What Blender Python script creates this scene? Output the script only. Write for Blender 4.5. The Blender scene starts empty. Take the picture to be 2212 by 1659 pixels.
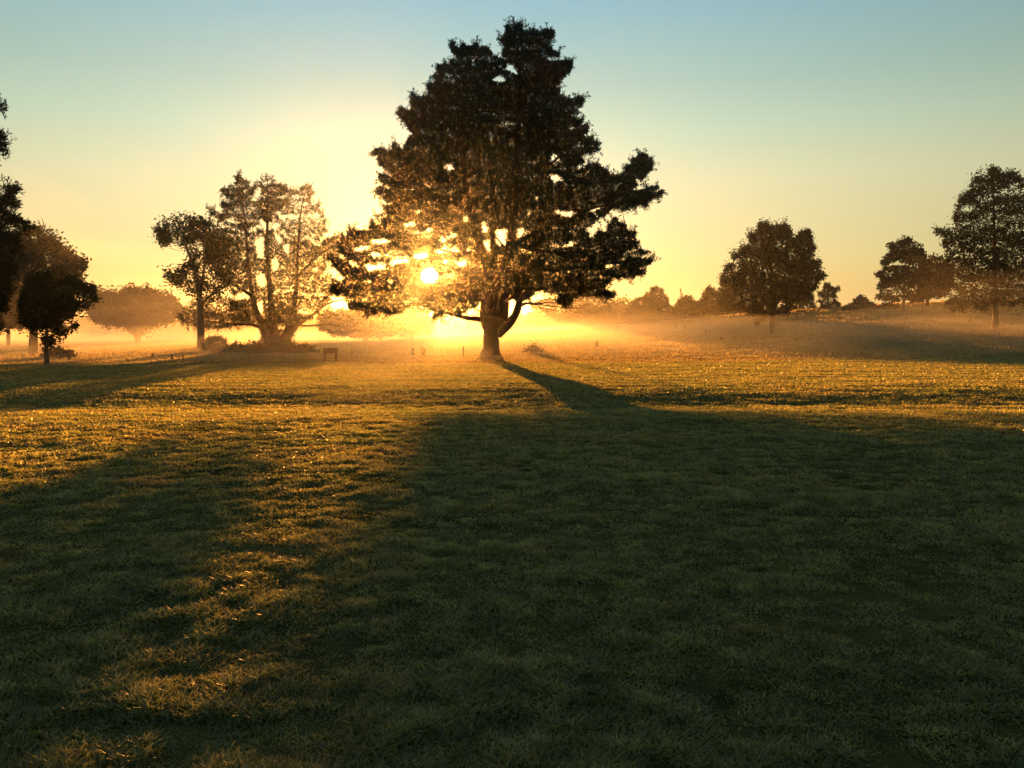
import bpy, math
import numpy as np
from mathutils import Vector

sc = bpy.context.scene
# ------------------------------------------------------------------ camera
F = 1780.0                       # focal length in photo units (frame 2212 x 1659)
CX, CY, HOR = 1106.0, 829.5, 718.0
PITCH = math.atan((CY - HOR) / F)
EYE = np.array([0.0, 0.0, 1.6])
cam_d = bpy.data.cameras.new("camera")
cam = bpy.data.objects.new("camera", cam_d)
sc.collection.objects.link(cam)
cam.location = EYE
cam.rotation_euler = (math.radians(90) - PITCH, 0, 0)
cam_d.sensor_width = 36.0
cam_d.lens = 36.0 * F / 2212.0
cam_d.clip_start = 0.05
cam_d.clip_end = 6000
sc.camera = cam


def ray(u, v):
    a, b = (u - CX) / F, -(v - CY) / F
    d = np.array([a, math.cos(PITCH) + b * math.sin(PITCH), -math.sin(PITCH) + b * math.cos(PITCH)])
    return d


def pt(u, v, Y):
    d = ray(u, v)
    return EYE + d * (Y / d[1])


SUN = ray(928, 598)
SUN /= np.linalg.norm(SUN)
SUN_EL = math.asin(SUN[2])
SUN_AZ = math.atan2(SUN[0], SUN[1])

# ------------------------------------------------------------------ sky
W = bpy.data.worlds.new("World")
sc.world = W
W.use_nodes = True
nt = W.node_tree
nt.nodes.clear()


def N(t, **k):
    n = nt.nodes.new(t)
    for a, b in k.items():
        setattr(n, a, b)
    return n


def math_node(tree, op, a, b=None, clamp=False):
    n = tree.nodes.new('ShaderNodeMath')
    n.operation = op
    n.use_clamp = clamp
    for i, x in enumerate((a, b)):
        if x is None:
            continue
        if isinstance(x, (int, float)):
            n.inputs[i].default_value = x
        else:
            tree.links.new(x, n.inputs[i])
    return n.outputs[0]


out = N('ShaderNodeOutputWorld')
bg = N('ShaderNodeBackground')
sky = N('ShaderNodeTexSky')
sky.sky_type = 'NISHITA'
sky.sun_disc = False
sky.sun_elevation = SUN_EL
sky.sun_rotation = SUN_AZ
sky.altitude = 50
sky.air_density = 1.0
sky.dust_density = 2.0
sky.ozone_density = 1.2
tc = N('ShaderNodeTexCoord')
dot = N('ShaderNodeVectorMath', operation='DOT_PRODUCT')
nrm = N('ShaderNodeVectorMath', operation='NORMALIZE')
nt.links.new(tc.outputs['Generated'], nrm.inputs[0])
nt.links.new(nrm.outputs[0], dot.inputs[0])
dot.inputs[1].default_value = tuple(SUN)
ang = math_node(nt, 'ARCCOSINE', math_node(nt, 'MINIMUM', dot.outputs['Value'], 1.0))
sep = N('ShaderNodeSeparateXYZ')
nt.links.new(nrm.outputs[0], sep.inputs[0])
# elevation colour of the morning air (ramp over elevation), added to the physical sky
ramp = N('ShaderNodeValToRGB')
el = math_node(nt, 'MULTIPLY', sep.outputs['Z'], 1.0, True)
nt.links.new(el, ramp.inputs[0])
SKY_STOPS = [(0.0, (0.196, 0.125, 0.048)), (.06, (0.198, 0.152, 0.058)), (.09, (0.194, 0.168, 0.075)), (.176, (0.183, 0.183, 0.110)), (.23, (0.134, 0.173, 0.126)),
             (.28, (0.101, 0.147, 0.125)), (.37, (0.066, 0.124, 0.147)), (.6, (0.053, 0.090, 0.082)), (1.0, (0.053, 0.091, 0.073))]
e = ramp.color_ramp.elements
e[0].position, e[0].color = SKY_STOPS[0][0], (*SKY_STOPS[0][1], 1)
e[1].position, e[1].color = SKY_STOPS[-1][0], (*SKY_STOPS[-1][1], 1)
for p_, c_ in SKY_STOPS[1:-1]:
    x = e.new(p_)
    x.color = (*c_, 1)
# falls off away from the sun's side of the sky
fall = math_node(nt, 'POWER', 2.718, math_node(nt, 'MULTIPLY', math_node(nt, 'MULTIPLY', ang, ang), -1.0 / (0.8 ** 2)))
fall = math_node(nt, 'MULTIPLY', math_node(nt, 'ADD', math_node(nt, 'MULTIPLY', fall, 0.65), 0.35), 1.0)
rs = N('ShaderNodeVectorMath', operation='SCALE')
nt.links.new(ramp.outputs[0], rs.inputs[0])
nt.links.new(fall, rs.inputs['Scale'])
ns = N('ShaderNodeVectorMath', operation='SCALE')
nt.links.new(sky.outputs[0], ns.inputs[0])
ns.inputs['Scale'].default_value = 0.0025
add1 = N('ShaderNodeVectorMath', operation='ADD')
nt.links.new(rs.outputs[0], add1.inputs[0])
nt.links.new(ns.outputs[0], add1.inputs[1])
# aureole and disc of the sun itself
a1 = math_node(nt, 'POWER', 2.718, math_node(nt, 'MULTIPLY', ang, -1 / 0.05))
a1 = math_node(nt, 'MULTIPLY', a1, 0.06)
disc = math_node(nt, 'MULTIPLY', math_node(nt, 'LESS_THAN', ang, math.radians(0.58)), 45.0)
asum = math_node(nt, 'ADD', a1, disc)
gl = N('ShaderNodeVectorMath', operation='SCALE')
gl.inputs[0].default_value = (1.0, 0.62, 0.18)
nt.links.new(asum, gl.inputs['Scale'])
add2 = N('ShaderNodeVectorMath', operation='ADD')
nt.links.new(add1.outputs[0], add2.inputs[0])
nt.links.new(gl.outputs[0], add2.inputs[1])
nt.links.new(add2.outputs[0], bg.inputs[0])
bg.inputs[1].default_value = 1.0
nt.links.new(bg.outputs[0], out.inputs[0])

# ------------------------------------------------------------------ sun
sd = bpy.data.lights.new("sun", 'SUN')
sd.energy = 5.0
sd.angle = math.radians(0.5)
sd.color = (1.0, 0.375, 0.06)
so = bpy.data.objects.new("sun", sd)
sc.collection.objects.link(so)
so.rotation_euler = Vector(SUN).to_track_quat('Z', 'Y').to_euler()
so.location = (0, 0, 60)

# ------------------------------------------------------------------ exposure and render
sc.view_settings.view_transform = 'Standard'
sc.view_settings.look = 'None'
sc.view_settings.exposure = 2.15
sc.view_settings.gamma = 1.0
cy = sc.cycles
cy.use_denoising = True
cy.volume_bounces = 0
cy.max_bounces = 5
cy.diffuse_bounces = 2
cy.glossy_bounces = 1
cy.transmission_bounces = 3
cy.transparent_max_bounces = 48
cy.sample_clamp_indirect = 3.0
cy.caustics_reflective = False
cy.caustics_refractive = False

# ------------------------------------------------------------------ helpers
RNG = np.random.default_rng(7)


def _h(ix, iy, iz, s):
    n = (ix * 374761393 + iy * 668265263 + iz * 2147483647 + s * 974634777) & 0xFFFFFFFF
    n = ((n ^ (n >> 13)) * 1274126177) & 0xFFFFFFFF
    n = (n ^ (n >> 16)) & 0xFFFFFFFF
    return n / 4294967295.0


def noise3(x, y, z, s=0):
    x, y, z = np.broadcast_arrays(np.asarray(x, float), np.asarray(y, float), np.asarray(z, float))
    fx, fy, fz = np.floor(x), np.floor(y), np.floor(z)
    ix, iy, iz = fx.astype(np.int64), fy.astype(np.int64), fz.astype(np.int64)
    tx, ty, tz = x - fx, y - fy, z - fz
    tx, ty, tz = [t * t * (3 - 2 * t) for t in (tx, ty, tz)]
    r = 0
    for a in (0, 1):
        for b in (0, 1):
            for c in (0, 1):
                w = (tx if a else 1 - tx) * (ty if b else 1 - ty) * (tz if c else 1 - tz)
                r = r + w * _h(ix + a, iy + b, iz + c, s)
    return r


def fbm(x, y, z=0.0, s=0, o=3):
    r, a, t = 0, 1.0, 0
    for k in range(o):
        r = r + a * noise3(np.asarray(x) * 2 ** k, np.asarray(y) * 2 ** k, np.asarray(z) * 2 ** k, s + k)
        t += a
        a *= 0.5
    return r / t


def tag(o, label=None, cat=None, group=None, kind=None):
    if label: o['label'] = label
    if cat: o['category'] = cat
    if group: o['group'] = group
    if kind: o['kind'] = kind
    return o


def mesh(name, V, Fc, mat, parent=None, smooth=False, rnd=None, tip=None):
    V = np.asarray(V, dtype=np.float32).reshape(-1, 3)
    me = bpy.data.meshes.new(name)
    if isinstance(Fc, np.ndarray):
        k = Fc.shape[1]
        nf = Fc.shape[0]
        me.vertices.add(len(V))
        me.vertices.foreach_set('co', V.ravel())
        me.loops.add(nf * k)
        me.loops.foreach_set('vertex_index', Fc.astype(np.int32).ravel())
        me.polygons.add(nf)
        me.polygons.foreach_set('loop_start', np.arange(0, nf * k, k, dtype=np.int32))
        me.update(calc_edges=True)
    else:
        me.from_pydata([tuple(map(float, v)) for v in V], [], [tuple(map(int, f)) for f in Fc])
        me.update()
    if rnd is not None:
        at = me.attributes.new('rnd', 'FLOAT', 'POINT')
        at.data.foreach_set('value', np.asarray(rnd, dtype=np.float32))
    if tip is not None:
        at = me.attributes.new('tip', 'FLOAT', 'POINT')
        at.data.foreach_set('value', np.asarray(tip, dtype=np.float32))
    if smooth:
        me.polygons.foreach_set('use_smooth', np.ones(len(me.polygons), dtype=bool))
    me.materials.append(mat)
    o = bpy.data.objects.new(name, me)
    sc.collection.objects.link(o)
    if parent is not None:
        o.parent = parent
    return o


def empty(name, loc):
    o = bpy.data.objects.new(name, None)
    o.empty_display_size = 0.5
    o.location = tuple(map(float, loc))
    sc.collection.objects.link(o)
    return o


def in_poly(px, py, poly):
    p = np.asarray(poly, float)
    x0, y0 = p[:, 0], p[:, 1]
    x1, y1 = np.roll(x0, -1), np.roll(y0, -1)
    res = np.zeros(len(px), bool)
    for a, b, c, d in zip(x0, y0, x1, y1):
        if b == d:
            continue
        m = ((b > py) != (d > py)) & (px < (c - a) * (py - b) / (d - b) + a)
        res ^= m
    return res


def tube(path, radii, sides=8, sub=4, wob=0.0, cap=True, rough=0.0):
    """smooth tapering limb along a path; returns verts, quads"""
    P = np.asarray(path, float)
    R = np.asarray(radii, float)
    n = len(P)
    if n > 2 and sub > 1:
        Q = np.vstack([2 * P[0] - P[1], P, 2 * P[-1] - P[-2]])
        pts, rr = [], []
        for i in range(n - 1):
            for t in np.linspace(0, 1, sub, endpoint=False):
                a, b, c, d = Q[i:i + 4]
                pts.append(0.5 * ((2 * b) + (c - a) * t + (2 * a - 5 * b + 4 * c - d) * t * t + (3 * b - a - 3 * c + d) * t ** 3))
                rr.append(R[i] * (1 - t) + R[i + 1] * t)
        pts.append(P[-1]); rr.append(R[-1])
        P, R = np.array(pts), np.array(rr)
        n = len(P)
    T = np.gradient(P, axis=0)
    T /= np.linalg.norm(T, axis=1)[:, None] + 1e-9
    ref = np.array([0.0, 1.0, 0.05])
    A = np.cross(T, ref)
    A /= np.linalg.norm(A, axis=1)[:, None] + 1e-9
    B = np.cross(T, A)
    th = np.linspace(0, 2 * math.pi, sides, endpoint=False)
    r = R[:, None] * np.ones(sides)[None]
    if rough:
        r = r * (1 + rough * (noise3(th[None] * 2.2 + 3, np.arange(n)[:, None] * 0.35, 0.0, 5) - 0.5) * 2)
    V = P[:, None, :] + r[..., None] * (np.cos(th)[None, :, None] * A[:, None, :] + np.sin(th)[None, :, None] * B[:, None, :])
    V = V.reshape(-1, 3)
    i = np.arange(n - 1)[:, None] * sides
    j = np.arange(sides)[None]
    j2 = (j + 1) % sides
    Fq = np.stack([i + j, i + j2, i + sides + j2, i + sides + j], -1).reshape(-1, 4)
    return V, Fq


class Quads:
    def __init__(s):
        s.V, s.F, s.n = [], [], 0

    def add(s, V, Fq):
        s.V.append(V); s.F.append(Fq + s.n); s.n += len(V)

    def obj(s, name, mat, parent, origin=(0, 0, 0), smooth=True):
        return mesh(name, np.vstack(s.V) - np.asarray(origin), np.vstack(s.F), mat, parent, smooth)


# ------------------------------------------------------------------ materials
def new_mat(name):
    m = bpy.data.materials.new(name)
    m.use_nodes = True
    m.node_tree.nodes.clear()
    return m, m.node_tree


def leaf_mat(name, dark, light, trans=0.25, tcol=None, scale=0.6):
    m, t = new_mat(name)
    o = t.nodes.new('ShaderNodeOutputMaterial')
    a = t.nodes.new('ShaderNodeAttribute'); a.attribute_name = 'rnd'
    mix = t.nodes.new('ShaderNodeMix'); mix.data_type = 'RGBA'
    mix.inputs[6].default_value = (*dark, 1); mix.inputs[7].default_value = (*light, 1)
    t.links.new(a.outputs['Fac'], mix.inputs[0])
    d = t.nodes.new('ShaderNodeBsdfDiffuse')
    tr = t.nodes.new('ShaderNodeBsdfTranslucent')
    t.links.new(mix.outputs[2], d.inputs[0])
    if tcol:
        mx2 = t.nodes.new('ShaderNodeMix'); mx2.data_type = 'RGBA'; mx2.blend_type = 'MULTIPLY'
        mx2.inputs[0].default_value = 1
        t.links.new(mix.outputs[2], mx2.inputs[6]); mx2.inputs[7].default_value = (*tcol, 1)
        t.links.new(mx2.outputs[2], tr.inputs[0])
    else:
        t.links.new(mix.outputs[2], tr.inputs[0])
    ms = t.nodes.new('ShaderNodeMixShader'); ms.inputs[0].default_value = trans
    t.links.new(d.outputs[0], ms.inputs[1]); t.links.new(tr.outputs[0], ms.inputs[2])
    t.links.new(ms.outputs[0], o.inputs[0])
    return m


def bark_mat(name, c0, c1, scale=6.0):
    m, t = new_mat(name)
    o = t.nodes.new('ShaderNodeOutputMaterial')
    g = t.nodes.new('ShaderNodeTexCoord')
    mp = t.nodes.new('ShaderNodeMapping'); mp.inputs['Scale'].default_value = (scale, scale, scale * 0.22)
    no = t.nodes.new('ShaderNodeTexNoise'); no.inputs['Scale'].default_value = 1.0; no.inputs['Detail'].default_value = 5
    t.links.new(g.outputs['Object'], mp.inputs[0]); t.links.new(mp.outputs[0], no.inputs[0])
    mix = t.nodes.new('ShaderNodeMix'); mix.data_type = 'RGBA'
    mix.inputs[6].default_value = (*c0, 1); mix.inputs[7].default_value = (*c1, 1)
    t.links.new(no.outputs[0], mix.inputs[0])
    b = t.nodes.new('ShaderNodeBsdfPrincipled'); b.inputs['Roughness'].default_value = 0.9
    t.links.new(mix.outputs[2], b.inputs['Base Color'])
    bp = t.nodes.new('ShaderNodeBump'); bp.inputs['Strength'].default_value = 0.9; bp.inputs['Distance'].default_value = 0.05
    t.links.new(no.outputs[0], bp.inputs['Height']); t.links.new(bp.outputs[0], b.inputs['Normal'])
    t.links.new(b.outputs[0], o.inputs[0])
    return m


M_PINE = leaf_mat('pine_needles', (0.010, 0.018, 0.011), (0.026, 0.038, 0.022), 0.03)
M_LEAF = leaf_mat('tree_leaves', (0.016, 0.028, 0.013), (0.040, 0.056, 0.026), 0.06, (1.3, 1.1, 0.5))
M_LEAF_O = leaf_mat('oak_leaves', (0.014, 0.024, 0.012), (0.040, 0.048, 0.022), 0.07, (1.3, 1.1, 0.5))
M_BARK = bark_mat('pine_bark', (0.022, 0.016, 0.012), (0.065, 0.048, 0.036))
M_BARK2 = bark_mat('grey_bark', (0.05, 0.042, 0.034), (0.13, 0.11, 0.09), 9)


def grass_mat(name, green, tan, pale, trans, tmul, gloss):
    """blades: broad green/tan/pale patches that belong to the turf, plus blade-to-blade variation"""
    m, t = new_mat(name)
    o = t.nodes.new('ShaderNodeOutputMaterial')
    g = t.nodes.new('ShaderNodeNewGeometry')
    mp = t.nodes.new('ShaderNodeMapping'); mp.inputs['Scale'].default_value = (0.35, 0.8, 1.0)
    t.links.new(g.outputs['Position'], mp.inputs[0])
    n1 = t.nodes.new('ShaderNodeTexNoise'); n1.inputs['Scale'].default_value = 0.8; n1.inputs['Detail'].default_value = 4
    t.links.new(mp.outputs[0], n1.inputs[0])
    n2 = t.nodes.new('ShaderNodeTexNoise'); n2.inputs['Scale'].default_value = 4.0; n2.inputs['Detail'].default_value = 2
    t.links.new(g.outputs['Position'], n2.inputs[0])
    a = t.nodes.new('ShaderNodeAttribute'); a.attribute_name = 'rnd'
    r1 = t.nodes.new('ShaderNodeMapRange'); r1.inputs[1].default_value = 0.40; r1.inputs[2].default_value = 0.62
    t.links.new(n1.outputs[0], r1.inputs[0])
    s = math_node(t, 'ADD', math_node(t, 'MULTIPLY', n2.outputs[0], 0.9), math_node(t, 'MULTIPLY', a.outputs['Fac'], 0.55))
    r2 = t.nodes.new('ShaderNodeMapRange'); r2.inputs[1].default_value = 0.62; r2.inputs[2].default_value = 1.0
    t.links.new(s, r2.inputs[0])
    x1 = t.nodes.new('ShaderNodeMix'); x1.data_type = 'RGBA'
    x1.inputs[6].default_value = (*green, 1); x1.inputs[7].default_value = (*tan, 1)
    t.links.new(r1.outputs[0], x1.inputs[0])
    x2 = t.nodes.new('ShaderNodeMix'); x2.data_type = 'RGBA'
    t.links.new(x1.outputs[2], x2.inputs[6]); x2.inputs[7].default_value = (*pale, 1)
    tp = t.nodes.new('ShaderNodeAttribute'); tp.attribute_name = 'tip'
    tq = math_node(t, 'POWER', tp.outputs['Fac'], 2.0)
    fr = math_node(t, 'MULTIPLY', math_node(t, 'ADD', math_node(t, 'MULTIPLY', r2.outputs[0], 0.95), 0.20), tq, True)
    t.links.new(fr, x2.inputs[0])
    d = t.nodes.new('ShaderNodeBsdfDiffuse'); t.links.new(x2.outputs[2], d.inputs[0])
    tr = t.nodes.new('ShaderNodeBsdfTranslucent')
    mu = t.nodes.new('ShaderNodeMix'); mu.data_type = 'RGBA'; mu.blend_type = 'MULTIPLY'; mu.inputs[0].default_value = 1
    t.links.new(x2.outputs[2], mu.inputs[6]); mu.inputs[7].default_value = (*tmul, 1)
    t.links.new(mu.outputs[2], tr.inputs[0])
    ms = t.nodes.new('ShaderNodeMixShader'); ms.inputs[0].default_value = trans
    t.links.new(d.outputs[0], ms.inputs[1]); t.links.new(tr.outputs[0], ms.inputs[2])
    gs = t.nodes.new('ShaderNodeBsdfGlossy'); gs.inputs['Roughness'].default_value = 0.33; gs.inputs[0].default_value = (0.5, 0.5, 0.5, 1)
    m3 = t.nodes.new('ShaderNodeMixShader'); m3.inputs[0].default_value = gloss
    t.links.new(ms.outputs[0], m3.inputs[1]); t.links.new(gs.outputs[0], m3.inputs[2])
    t.links.new(m3.outputs[0], o.inputs[0])
    return m


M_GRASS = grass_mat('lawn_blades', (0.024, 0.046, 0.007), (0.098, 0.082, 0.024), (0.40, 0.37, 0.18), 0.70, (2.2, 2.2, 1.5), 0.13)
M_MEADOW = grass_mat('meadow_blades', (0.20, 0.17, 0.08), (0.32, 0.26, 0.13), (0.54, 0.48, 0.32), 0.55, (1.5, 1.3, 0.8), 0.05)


def ground_mat():
    m, t = new_mat('turf_soil')
    o = t.nodes.new('ShaderNodeOutputMaterial')
    g = t.nodes.new('ShaderNodeNewGeometry')
    mp = t.nodes.new('ShaderNodeMapping'); mp.inputs['Scale'].default_value = (0.12, 0.6, 1.0)
    t.links.new(g.outputs['Position'], mp.inputs[0])
    n1 = t.nodes.new('ShaderNodeTexNoise'); n1.inputs['Scale'].default_value = 1.0; n1.inputs['Detail'].default_value = 8
    t.links.new(mp.outputs[0], n1.inputs[0])
    n2 = t.nodes.new('ShaderNodeTexNoise'); n2.inputs['Scale'].default_value = 7.0; n2.inputs['Detail'].default_value = 6
    t.links.new(g.outputs['Position'], n2.inputs[0])
    f = math_node(t, 'ADD', math_node(t, 'MULTIPLY', n1.outputs[0], 0.6), math_node(t, 'MULTIPLY', n2.outputs[0], 0.4))
    r = t.nodes.new('ShaderNodeValToRGB')
    r.color_ramp.elements[0].position = 0.38; r.color_ramp.elements[0].color = (0.022, 0.028, 0.010, 1)
    r.color_ramp.elements[1].position = 0.62; r.color_ramp.elements[1].color = (0.10, 0.085, 0.038, 1)
    t.links.new(f, r.inputs[0])
    b = t.nodes.new('ShaderNodeBsdfDiffuse')
    t.links.new(r.outputs[0], b.inputs[0])
    bp = t.nodes.new('ShaderNodeBump'); bp.inputs['Strength'].default_value = 1.0; bp.inputs['Distance'].default_value = 0.06
    t.links.new(n2.outputs[0], bp.inputs['Height']); t.links.new(bp.outputs[0], b.inputs['Normal'])
    t.links.new(b.outputs[0], o.inputs[0])
    return m


M_GROUND = ground_mat()


# ------------------------------------------------------------------ terrain
def smooth(t):
    t = np.clip(t, 0, 1)
    return t * t * (3 - 2 * t)


def terrain(x, y):
    x = np.asarray(x, float); y = np.asarray(y, float)
    ridge = 6.6 * smooth((x + 30) / 110.0)
    p = smooth((y - 44) / 100.0) * 0.35 + np.clip((y - 50) / 74.0, 0, 1) * 0.65
    back = 1 - 0.55 * smooth((y - 125) / 260.0)
    side = 1.0
    z = ridge * p * back * side
    # the shallow ditch that crosses the lawn
    yc = 19.4 + 0.02 * x + 0.5 * (fbm(x * 0.06, 0.0, 0.0, 31) - 0.5)
    z = z - 0.17 * np.exp(-((y - yc) / 2.5) ** 2)
    z = z - 0.05 * smooth((y - 21) / 30.0) * (1 - smooth((y - 60) / 40.0))
    near = np.exp(-((y / 140.0) ** 2)) * (1 - 0.8 * smooth((y - 20) / 8.0))
    z = z + (fbm(x * 0.22, y * 0.30, 0, 11) - 0.5) * 0.060 * near
    z = z + (fbm(x * 0.9, y * 1.3, 0, 15) - 0.5) * 0.022 * near
    return z


def hit(u, v):
    """where the line of sight through a photo point meets the ground"""
    d = ray(u, v)
    d = d / d[1]
    ys = np.linspace(2, 420, 8000)
    P = EYE[None] + d[None] * ys[:, None]
    g = P[:, 2] - terrain(P[:, 0], P[:, 1])
    k = np.argmax(g < 0)
    if g[k] >= 0:
        k = len(ys) - 1
    return P[k]


def build_ground():
    ys = np.concatenate([np.arange(-40, 2, 2.0), np.arange(2, 30, 0.16), np.arange(30, 60, 0.4), np.arange(60, 160, 1.5), np.geomspace(160, 900, 26)])
    s = np.sinh(np.linspace(-4.2, 4.2, 261)) / np.sinh(4.2)
    xs = s * 900
    xs = np.concatenate([np.linspace(-900, -60, 22)[:-1], np.linspace(-60, 90, 376), np.linspace(90, 900, 22)[1:]])
    X, Y = np.meshgrid(xs, ys)
    Z = terrain(X, Y)
    V = np.stack([X, Y, Z], -1).reshape(-1, 3)
    nx, ny = len(xs), len(ys)
    i = np.arange(ny - 1)[:, None] * nx
    j = np.arange(nx - 1)[None]
    Fq = np.stack([i + j, i + j + 1, i + nx + j + 1, i + nx + j], -1).reshape(-1, 4)
    g = mesh('ground', V, Fq, M_GROUND, None, True)
    tag(g, kind='structure')


build_ground()


# ------------------------------------------------------------------ grass blades (uncountable: one object each)
def blades(name, mat, n, dmin, dmax, power, hfun, wfun, maxang, keep, seed, bend=0.6):
    r = np.random.default_rng(seed)
    # density falls with distance as d^-power
    q = r.random(n)
    k = 2 - power
    d = (dmin ** k + q * (dmax ** k - dmin ** k)) ** (1 / k) if abs(k) > 1e-3 else dmin * (dmax / dmin) ** q
    a = (r.random(n) * 2 - 1) * maxang
    x, y = d * np.sin(a), d * np.cos(a)
    m = keep(x, y, d)
    x, y, d = x[m], y[m], d[m]
    n = len(x)
    z = terrain(x, y) - 0.01
    clump = fbm(x * 5.5, y * 5.5, 0, 21, 3)
    big = fbm(x * 0.5, y * 0.9, 0, 25, 2)
    far = smooth((d - 12) / 16.0)
    stripes = 1 + 0.13 * far * np.sin(y * 4.6 + 3.0 * fbm(x * 0.05, y * 0.4, 0, 71, 2) + 0.05 * x)
    flat = 1 - 0.30 * smooth((fbm(x * 1.1, y * 1.4, 0, 73, 3) - 0.52) / 0.14)
    amp = 1.15 - 0.75 * far
    h = hfun(d) * (0.45 + 0.45 * far + amp * np.clip(clump * 1.8 - 0.4, 0, 1)) * (0.6 + 0.8 * big) * flat * stripes * (0.6 + 0.8 * r.random(n))
    w = wfun(d) * (0.7 + 0.6 * r.random(n))
    broad = r.random(n) < 0.05
    w = np.where(broad, w * 2.6, w); h = np.where(broad, h * 0.8, h)
    th = r.random(n) * 2 * math.pi
    ph = r.random(n) * 2 * math.pi
    L = h * bend * (0.3 + 1.2 * r.random(n))
    wx, wy = np.cos(th) * w / 2, np.sin(th) * w / 2
    lx, ly = np.cos(ph) * L, np.sin(ph) * L
    B = np.stack([x, y, z], -1)
    side = np.stack([wx, wy, np.zeros(n)], -1)
    mid = B + np.stack([lx * 0.35, ly * 0.35, h * 0.62], -1)
    tip = B + np.stack([lx, ly, h], -1)
    V = np.stack([B - side, B + side, mid + side * 0.8, mid - side * 0.8, tip], 1)
    base = np.arange(n)[:, None] * 5
    T = np.concatenate([base + np.array([[0, 1, 2]]), base + np.array([[0, 2, 3]]), base + np.array([[3, 2, 4]])], 0)
    rn = np.repeat(np.clip(r.random(n) * 0.7 + clump * 0.4 - 0.05, 0, 1), 5)
    tp = np.tile(np.array([0, 0, 0.6, 0.6, 1.0]), n)
    return mesh(name, V.reshape(-1, 3), T, mat, None, False, rn, tp)


def lawn_edge(x):
    # how far the mown lawn reaches, in metres ahead
    return np.where(x < 2, 43 + 0.6 * np.sin(x * 0.5), 43 + (x - 2) * 0.35 + 0.6 * np.sin(x * 0.4))


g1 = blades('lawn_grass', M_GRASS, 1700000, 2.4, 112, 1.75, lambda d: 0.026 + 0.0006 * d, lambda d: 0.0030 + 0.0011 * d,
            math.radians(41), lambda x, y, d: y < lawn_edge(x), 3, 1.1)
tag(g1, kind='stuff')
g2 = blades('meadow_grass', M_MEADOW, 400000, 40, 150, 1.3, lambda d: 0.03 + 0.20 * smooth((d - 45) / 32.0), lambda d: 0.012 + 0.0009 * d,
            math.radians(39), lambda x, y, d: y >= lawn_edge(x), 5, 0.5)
tag(g2, kind='stuff')


# ------------------------------------------------------------------ foliage
def sample_crown(polys, gaps, n, Y, r, depth_k=0.8, clump=0.42, cs=(0.9, 0.9, 1.8), seed=0, cy_=0.0):
    """points through the volume of a crown whose side-on outline is polys; depth from the outline's own width"""
    allp = np.vstack([np.asarray(p, float) for p in polys])
    lo, hi = allp.min(0), allp.max(0)
    m = F / Y
    us, vs = [], []
    tot = 0
    Us, Vs, Ds = [], [], []
    # row extents
    rows = np.arange(lo[1], hi[1] + 4, 4.0)
    ext = []
    gx = np.arange(lo[0], hi[0] + 2, 2.0)
    for v in rows:
        ins = np.zeros(len(gx), bool)
        for p in polys:
            ins |= in_poly(gx, np.full(len(gx), v), p)
        ext.append((gx[ins].min(), gx[ins].max()) if ins.any() else (np.nan, np.nan))
    ext = np.array(ext)
    for c in (0, 1):
        b = np.isnan(ext[:, c])
        if b.any() and (~b).any():
            ext[b, c] = np.interp(rows[b], rows[~b], ext[~b, c])
    # smooth the extents so the depth does not jump from row to row
    kk = np.ones(7) / 7
    ex0 = np.convolve(np.pad(ext[:, 0], 3, 'edge'), kk, 'valid')
    ex1 = np.convolve(np.pad(ext[:, 1], 3, 'edge'), kk, 'valid')
    got = 0
    while got < n:
        k = int((n - got) * 3 + 500)
        u = lo[0] + r.random(k) * (hi[0] - lo[0])
        v = lo[1] + r.random(k) * (hi[1] - lo[1])
        ins = np.zeros(k, bool)
        for p in polys:
            ins |= in_poly(u, v, p)
        for g in gaps:
            ins &= ~in_poly(u, v, g)
        u, v = u[ins], v[ins]
        a = np.interp(v, rows, ex0); b = np.interp(v, rows, ex1)
        c = (a + b) / 2; hw = np.maximum((b - a) / 2, 6)
        q = np.clip((u - c) / hw, -1, 1)
        dm = hw / m * depth_k * np.sqrt(1 - q * q * 0.96)
        dd = (r.random(len(u)) * 2 - 1) * dm
        x = (u - CX) / m; z = (HOR - v) / m
        ns = fbm(x * cs[0], dd * cs[1], z * cs[2], 40 + seed, 2)
        cl = np.interp(v, *clump) if isinstance(clump, tuple) else clump
        keep = ns > cl
        Us.append(u[keep]); Vs.append(v[keep]); Ds.append(dd[keep])
        got += keep.sum()
    u = np.concatenate(Us)[:n]; v = np.concatenate(Vs)[:n]; dd = np.concatenate(Ds)[:n]
    # world positions: same side-on outline, real depth
    P = np.array([0.0, 0, 0]) + np.zeros((n, 3))
    a_, b_ = (u - CX) / F, -(v - CY) / F
    D = np.stack([a_, math.cos(PITCH) + b_ * math.sin(PITCH), -math.sin(PITCH) + b_ * math.cos(PITCH)], -1)
    P = EYE + D * (Y / D[:, 1])[:, None]
    P[:, 1] += dd
    # keep the line of sight honest for deep points: slide x/z with depth
    P[:, 0] = EYE[0] + (P[:, 0] - EYE[0]) * (P[:, 1] / Y)
    P[:, 2] = EYE[2] + (P[:, 2] - EYE[2]) * (P[:, 1] / Y)
    return P


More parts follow.
